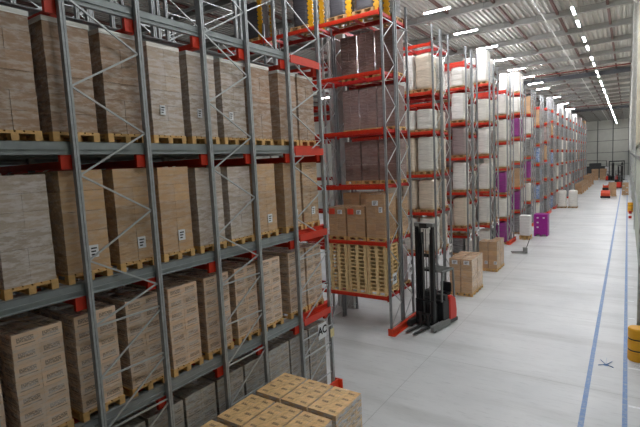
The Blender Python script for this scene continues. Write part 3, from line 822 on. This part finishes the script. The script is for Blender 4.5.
# ------------------------------------------------------------------ reach truck
def make_truck():
    # local frame: forks point to -y, mast at y=0, body behind (+y); x right
    t = thing('reach_truck', 'x', 'forklift')
    for s_ in (-1, 1):
        mb = MB().box(s_*.17-.055, s_*.17+.055, -.92, -.06, .06, .10)
        mb.prism([(-.92, .06), (-.92, .085), (-1.05, .075), (-1.05, .065)], 'x', s_*.17-.05, s_*.17+.05)
        mb.box(s_*.17-.055, s_*.17+.055, -.10, -.05, .06, .62)
        obj('fork', mb, M['dgrey'], t)
    mb = MB().box(-.40, .40, -.06, -.02, .16, .26).box(-.40, .40, -.06, -.02, .50, .60)
    for x in (-.4, -.16, .12, .36): mb.box(x, x+.04, -.055, -.02, .26, 1.1)
    mb.box(-.40, .40, -.055, -.02, 1.06, 1.12)
    obj('fork_carriage', mb, M['black'], t)
    HM = 3.95
    mast = obj('mast', MB().box(-.40, -.31, 0, .14, .08, HM).box(.31, .40, 0, .14, .08, HM).box(-.33, -.25, .04, .20, .08, HM-.1).box(.25, .33, .04, .20, .08, HM-.1)
               .box(-.26, -.19, .10, .24, .1, HM-.25).box(.19, .26, .10, .24, .1, HM-.25)
               .box(-.4, .4, .14, .20, HM-1.2, HM-1.08).box(-.4, .4, .14, .2, 1.3, 1.42).box(-.4, .4, .14, .2, .1, .3).box(-.4, .4, .14, .2, 2.2, 2.28), M['black'], t)
    obj('mast_head', MB().box(-.42, .42, -.02, .16, HM, HM+.13), M['mgrey'], mast, label='grey crosshead')
    obj('head_unit', MB().box(-.16, .16, -.05, .12, HM-.06, HM+.12), M['black'], mast)
    for s_ in (-1, 1):
        obj('lift_cylinder', MB().cyl((s_*.15, .16, .15), .035, 3.1, 'z', 10), M['mgrey'], mast)
        obj('chain', MB().box(s_*.05-.012, s_*.05+.012, .05, .07, .5, HM-.1), M['dgrey'], mast)
    for s_ in (-1, 1):
        mb = MB().prism([(-.38, .05), (-.38, .22), (-.30, .27), (.8, .27), (.8, .05)], 'x', s_*.53-.075, s_*.53+.075)
        leg = obj('support_leg', mb, M['mgrey'] if s_ > 0 else M['dgrey'], t, bevel=.012)
        obj('load_wheel', MB().cyl((s_*.53-.05, -.22, .13), .13, .1, 'x', 20), M['rubber'], leg)
    # battery / body
    obj('battery', MB().box(-.52, .52, .42, .86, .22, 1.02), M['black'], t, bevel=.02)
    mb = MB().prism([(.86, .12), (.86, 1.12), (1.05, 1.14), (1.30, .98), (1.38, .5), (1.36, .12)], 'x', -.55, .55)
    obj('chassis', mb, M['truck_red'], t, bevel=.03)
    obj('bumper', MB().prism([(.7, .06), (.7, .2), (1.40, .2), (1.40, .06)], 'x', -.57, .57), M['dgrey'], t, bevel=.01)
    obj('drive_wheel', MB().cyl((-.08, 1.15, .16), .16, .16, 'x', 20), M['rubber'], t)
    st = obj('seat', MB().box(-.05, .42, .88, 1.2, 1.12, 1.24).box(-.05, .42, 1.14, 1.24, 1.2, 1.6), M['black'], t, bevel=.03)
    obj('console', MB().box(-.5, -.1, .72, 1.0, 1.0, 1.28).box(-.05, .5, .6, .82, 1.0, 1.22), M['dgrey'], t, bevel=.02)
    sw = MB()
    for q in range(12):
        a0, a1 = 2*PI*q/12, 2*PI*(q+1)/12
        sw.bar((-.25+.13*math.cos(a0), .9+.13*math.sin(a0), 1.36), (-.25+.13*math.cos(a1), .9+.13*math.sin(a1), 1.36), .025, .025)
    sw.bar((-.25, .9, 1.27), (-.25, .9, 1.36), .03, .03).bar((-.38, .9, 1.36), (-.12, .9, 1.36), .02, .02)
    obj('steering_wheel', sw, M['black'], t)
    mb = MB()
    for s_ in (-1, 1):
        mb.bar((s_*.48, .40, 1.0), (s_*.48, .46, 2.16), .06, .06); mb.bar((s_*.48, 1.30, 1.0), (s_*.46, 1.26, 2.14), .07, .06)
        mb.bar((s_*.48, .44, 2.16), (s_*.46, 1.28, 2.14), .06, .06)
    for q in range(5): mb.bar((-.48, .46+q*.2, 2.16), (.48, .46+q*.21, 2.16), .05, .03)
    obj('overhead_guard', mb, M['mgrey'], t)
    obj('nose_cover', MB().box(-.3, .3, .24, .42, .1, .9), M['black'], t, bevel=.02)
    return t
Ptr = Proto(make_truck)
Ptr.place((-6.36, 16.25, 0), math.radians(-13), 'parked red and black reach truck with tall black mast beside the first red rack')
Ptr.place((-1.0, 97, 0), math.radians(160), 'dark reach truck with raised mast far down the aisle near the right wall')
Ptr.place((-2.6, 122, 0), math.radians(70), 'red reach truck parked sideways near the far wall, left of a pair')
Ptr.place((-.9, 124, 0), math.radians(100), 'red reach truck parked sideways near the far wall, right of a pair')
# small orange tow / pallet truck
t = thing('order_truck', 'small orange pallet truck driving in the middle of the far aisle', 'forklift', (-2.5, 76.0, 0))
mb = MB().prism([(-.75, .12), (-.8, .7), (-.6, 1.05), (.2, 1.1), (.3, .5), (.75, .4), (.75, .12)], 'x', -.55, .55)
obj('chassis', mb, M['truck_orange'], t, bevel=.04)
obj('mast', MB().box(-.3, .3, .3, .42, .3, 1.75).box(-.35, -.27, .26, .46, .1, 1.9).box(.27, .35, .26, .46, .1, 1.9), M['truck_orange'], t)
obj('backrest', MB().box(-.4, .35, .02, .14, 1.05, 1.45), M['black'], t, bevel=.02)
for s_ in (-1, 1): obj('wheel', MB().cyl((s_*.5-.06, -.5, .16), .16, .12, 'x', 16), M['rubber'], t)
obj('bumper', MB().box(-.6, .6, -.86, -.7, .08, .3), M['black'], t)
for s_ in (-1, 1): obj('fork', MB().box(s_*.2-.07, s_*.2+.07, .7, 1.4, .06, .12), M['dgrey'], t)
# dock area far away: goal-post frame, white panel, dark machine on the carton stacks
t = thing('dock_frame', 'thin dark goal-post frame standing before the far wall', 'frame', (-2.0, 130, 0))
obj('post', MB().box(-1.7, -1.5, -.1, .1, 0, 4.3), M['dgrey'], t); obj('post', MB().box(1.3, 1.5, -.1, .1, 0, 4.3), M['dgrey'], t)
obj('crossbar', MB().box(-1.7, 1.5, -.1, .1, 4.1, 4.35), M['dgrey'], t); obj('crossbar', MB().box(-1.7, 1.5, -.1, .1, 3.3, 3.4), M['dgrey'], t)
o = obj('notice_board', MB().box(-4.5, -3.6, 131, 131.08, .5, 3.0).box(-4.4, -4.3, 131, 131.08, 0, .5).box(-3.8, -3.7, 131, 131.08, 0, .5), M['white']); tag(o, 'white upright board standing near the far wall, left of the dark frame', 'board')
t = thing('machine', 'dark machine with black framework behind the biggest far carton stacks', 'machine', (-6.6, 138, 0))
obj('body', MB().box(-2.4, 2.6, -1.2, 1.2, 0, 3.0).box(-1.6, 1.0, -1, 1, 3.0, 3.8), M['dgrey'], t, bevel=.05)
obj('framework', MB().bar((-2.2, -1.1, 3.0), (-2.2, -1.1, 4.6), .12, .12).bar((2.2, -1.1, 3.0), (2.2, -1.1, 4.4), .12, .12).bar((-2.2, -1.1, 4.5), (2.2, -1.1, 4.3), .12, .12), M['black'], t)

# ------------------------------------------------------------------ column guards
def make_guard():
    t = thing('column_guard', 'x', 'column guard')
    mb = MB()
    for q in range(3):
        z = q*.35
        mb.cyl((0, 0, z), .225, .035, 'z', 28, 0, .245); mb.cyl((0, 0, z+.035), .245, .26, 'z', 28); mb.cyl((0, 0, z+.295), .245, .035, 'z', 28, 0, .225)
    obj('shell', mb, M['yellow'], t)
    mb = MB()
    for q in (1, 2): mb.cyl((0, 0, q*.35-.028), .236, .034, 'z', 28)
    obj('strap', mb, M['black'], t)
    return t
Pg = Proto(make_guard)
Pg.place((.345, 16.45, 0), 0, 'yellow round column guard with dark straps at the right edge')
Pg.place((.33, 57.9, 0), 0, 'yellow column guard farther down at the foot of a wall column')
t = thing('bollard', 'short red and white bollard in front of the farther yellow guard', 'bollard', (.3, 52.5, 0))
obj('post', MB().cyl((0, 0, 0), .13, .75, 'z', 16), M['red2'], t); obj('band', MB().cyl((0, 0, .25), .135, .2, 'z', 16), M['white'], t)

# ------------------------------------------------------------------ lamps
LZc = 14.0
def make_lamp(mat='lamp'):
    t = thing('ceiling_lamp', 'x', 'lamp')
    obj('housing', MB().box(-.7, .7, -.06, .06, .02, .08).bar((-.5, 0, .08), (-.5, 0, ZC-LZc+.0), .01, .01).bar((.5, 0, .08), (.5, 0, ZC-LZc+.0), .01, .01), M['lamp_body'], t)
    mb = MB().prism([(-.055, .02), (-.035, -.02), (.035, -.02), (.055, .02)], 'x', -.68, .68)
    obj('diffuser', mb, M[mat], t)
    return t
Pl = Proto(make_lamp); Pm = Proto(lambda: make_lamp('lamp_main'))
i = 0; y = 6.05
while y < FAR-3:
    Pm.place((-2.55, y, LZc), PI/2, 'bright ceiling lamp in the row above the main aisle, %s' % ('%s visible from the camera' % ORD[i-5] if i > 5 and i < 32 else 'overhead near end' if i < 6 else 'far end'), group='lamps above the main aisle')
    y += 3.0 if i % 2 == 0 else 4.55; i += 1
for k in range(1, 27):
    yc = 14.95+5.02*(k-1)-1.45 if k > 0 else 14.95-5.02*(1-k)+.2
    for c, x in enumerate((-8.2, -14.9, -21.6, -28.3)):
        if k < 6 and c > 0: continue
        if k > 16 or (k > 10 and k % 2): continue
        if k > 8 and c > 1: continue
        where = 'before the %s red rack row' % ORD[k] if k > 0 else 'over the shuttle rack, %s line' % ORD[1-k]
        Pl.place((x, yc, LZc), 0, 'tube lamp under the roof %s, %s' % (where, ['by the aisle', 'second from the aisle', 'third from the aisle', 'fourth from the aisle'][c]), group='tube lamps above the cross aisles')

# ------------------------------------------------------------------ world, exposure
wd = bpy.data.worlds.new('world'); S.world = wd; wd.use_nodes = True
wd.node_tree.nodes['Background'].inputs[0].default_value = (.85, .92, 1.0, 1); wd.node_tree.nodes['Background'].inputs[1].default_value = .35
S.view_settings.view_transform = 'Standard'; S.view_settings.look = 'None'; S.view_settings.gamma = 1; S.view_settings.use_curve_mapping = False
S.view_settings.exposure = 2.6
S.cycles.max_bounces = 8; S.cycles.diffuse_bounces = 4; S.cycles.glossy_bounces = 3; S.cycles.use_denoising = True
S.cycles.sample_clamp_indirect = 8
S.cycles.use_light_tree = True
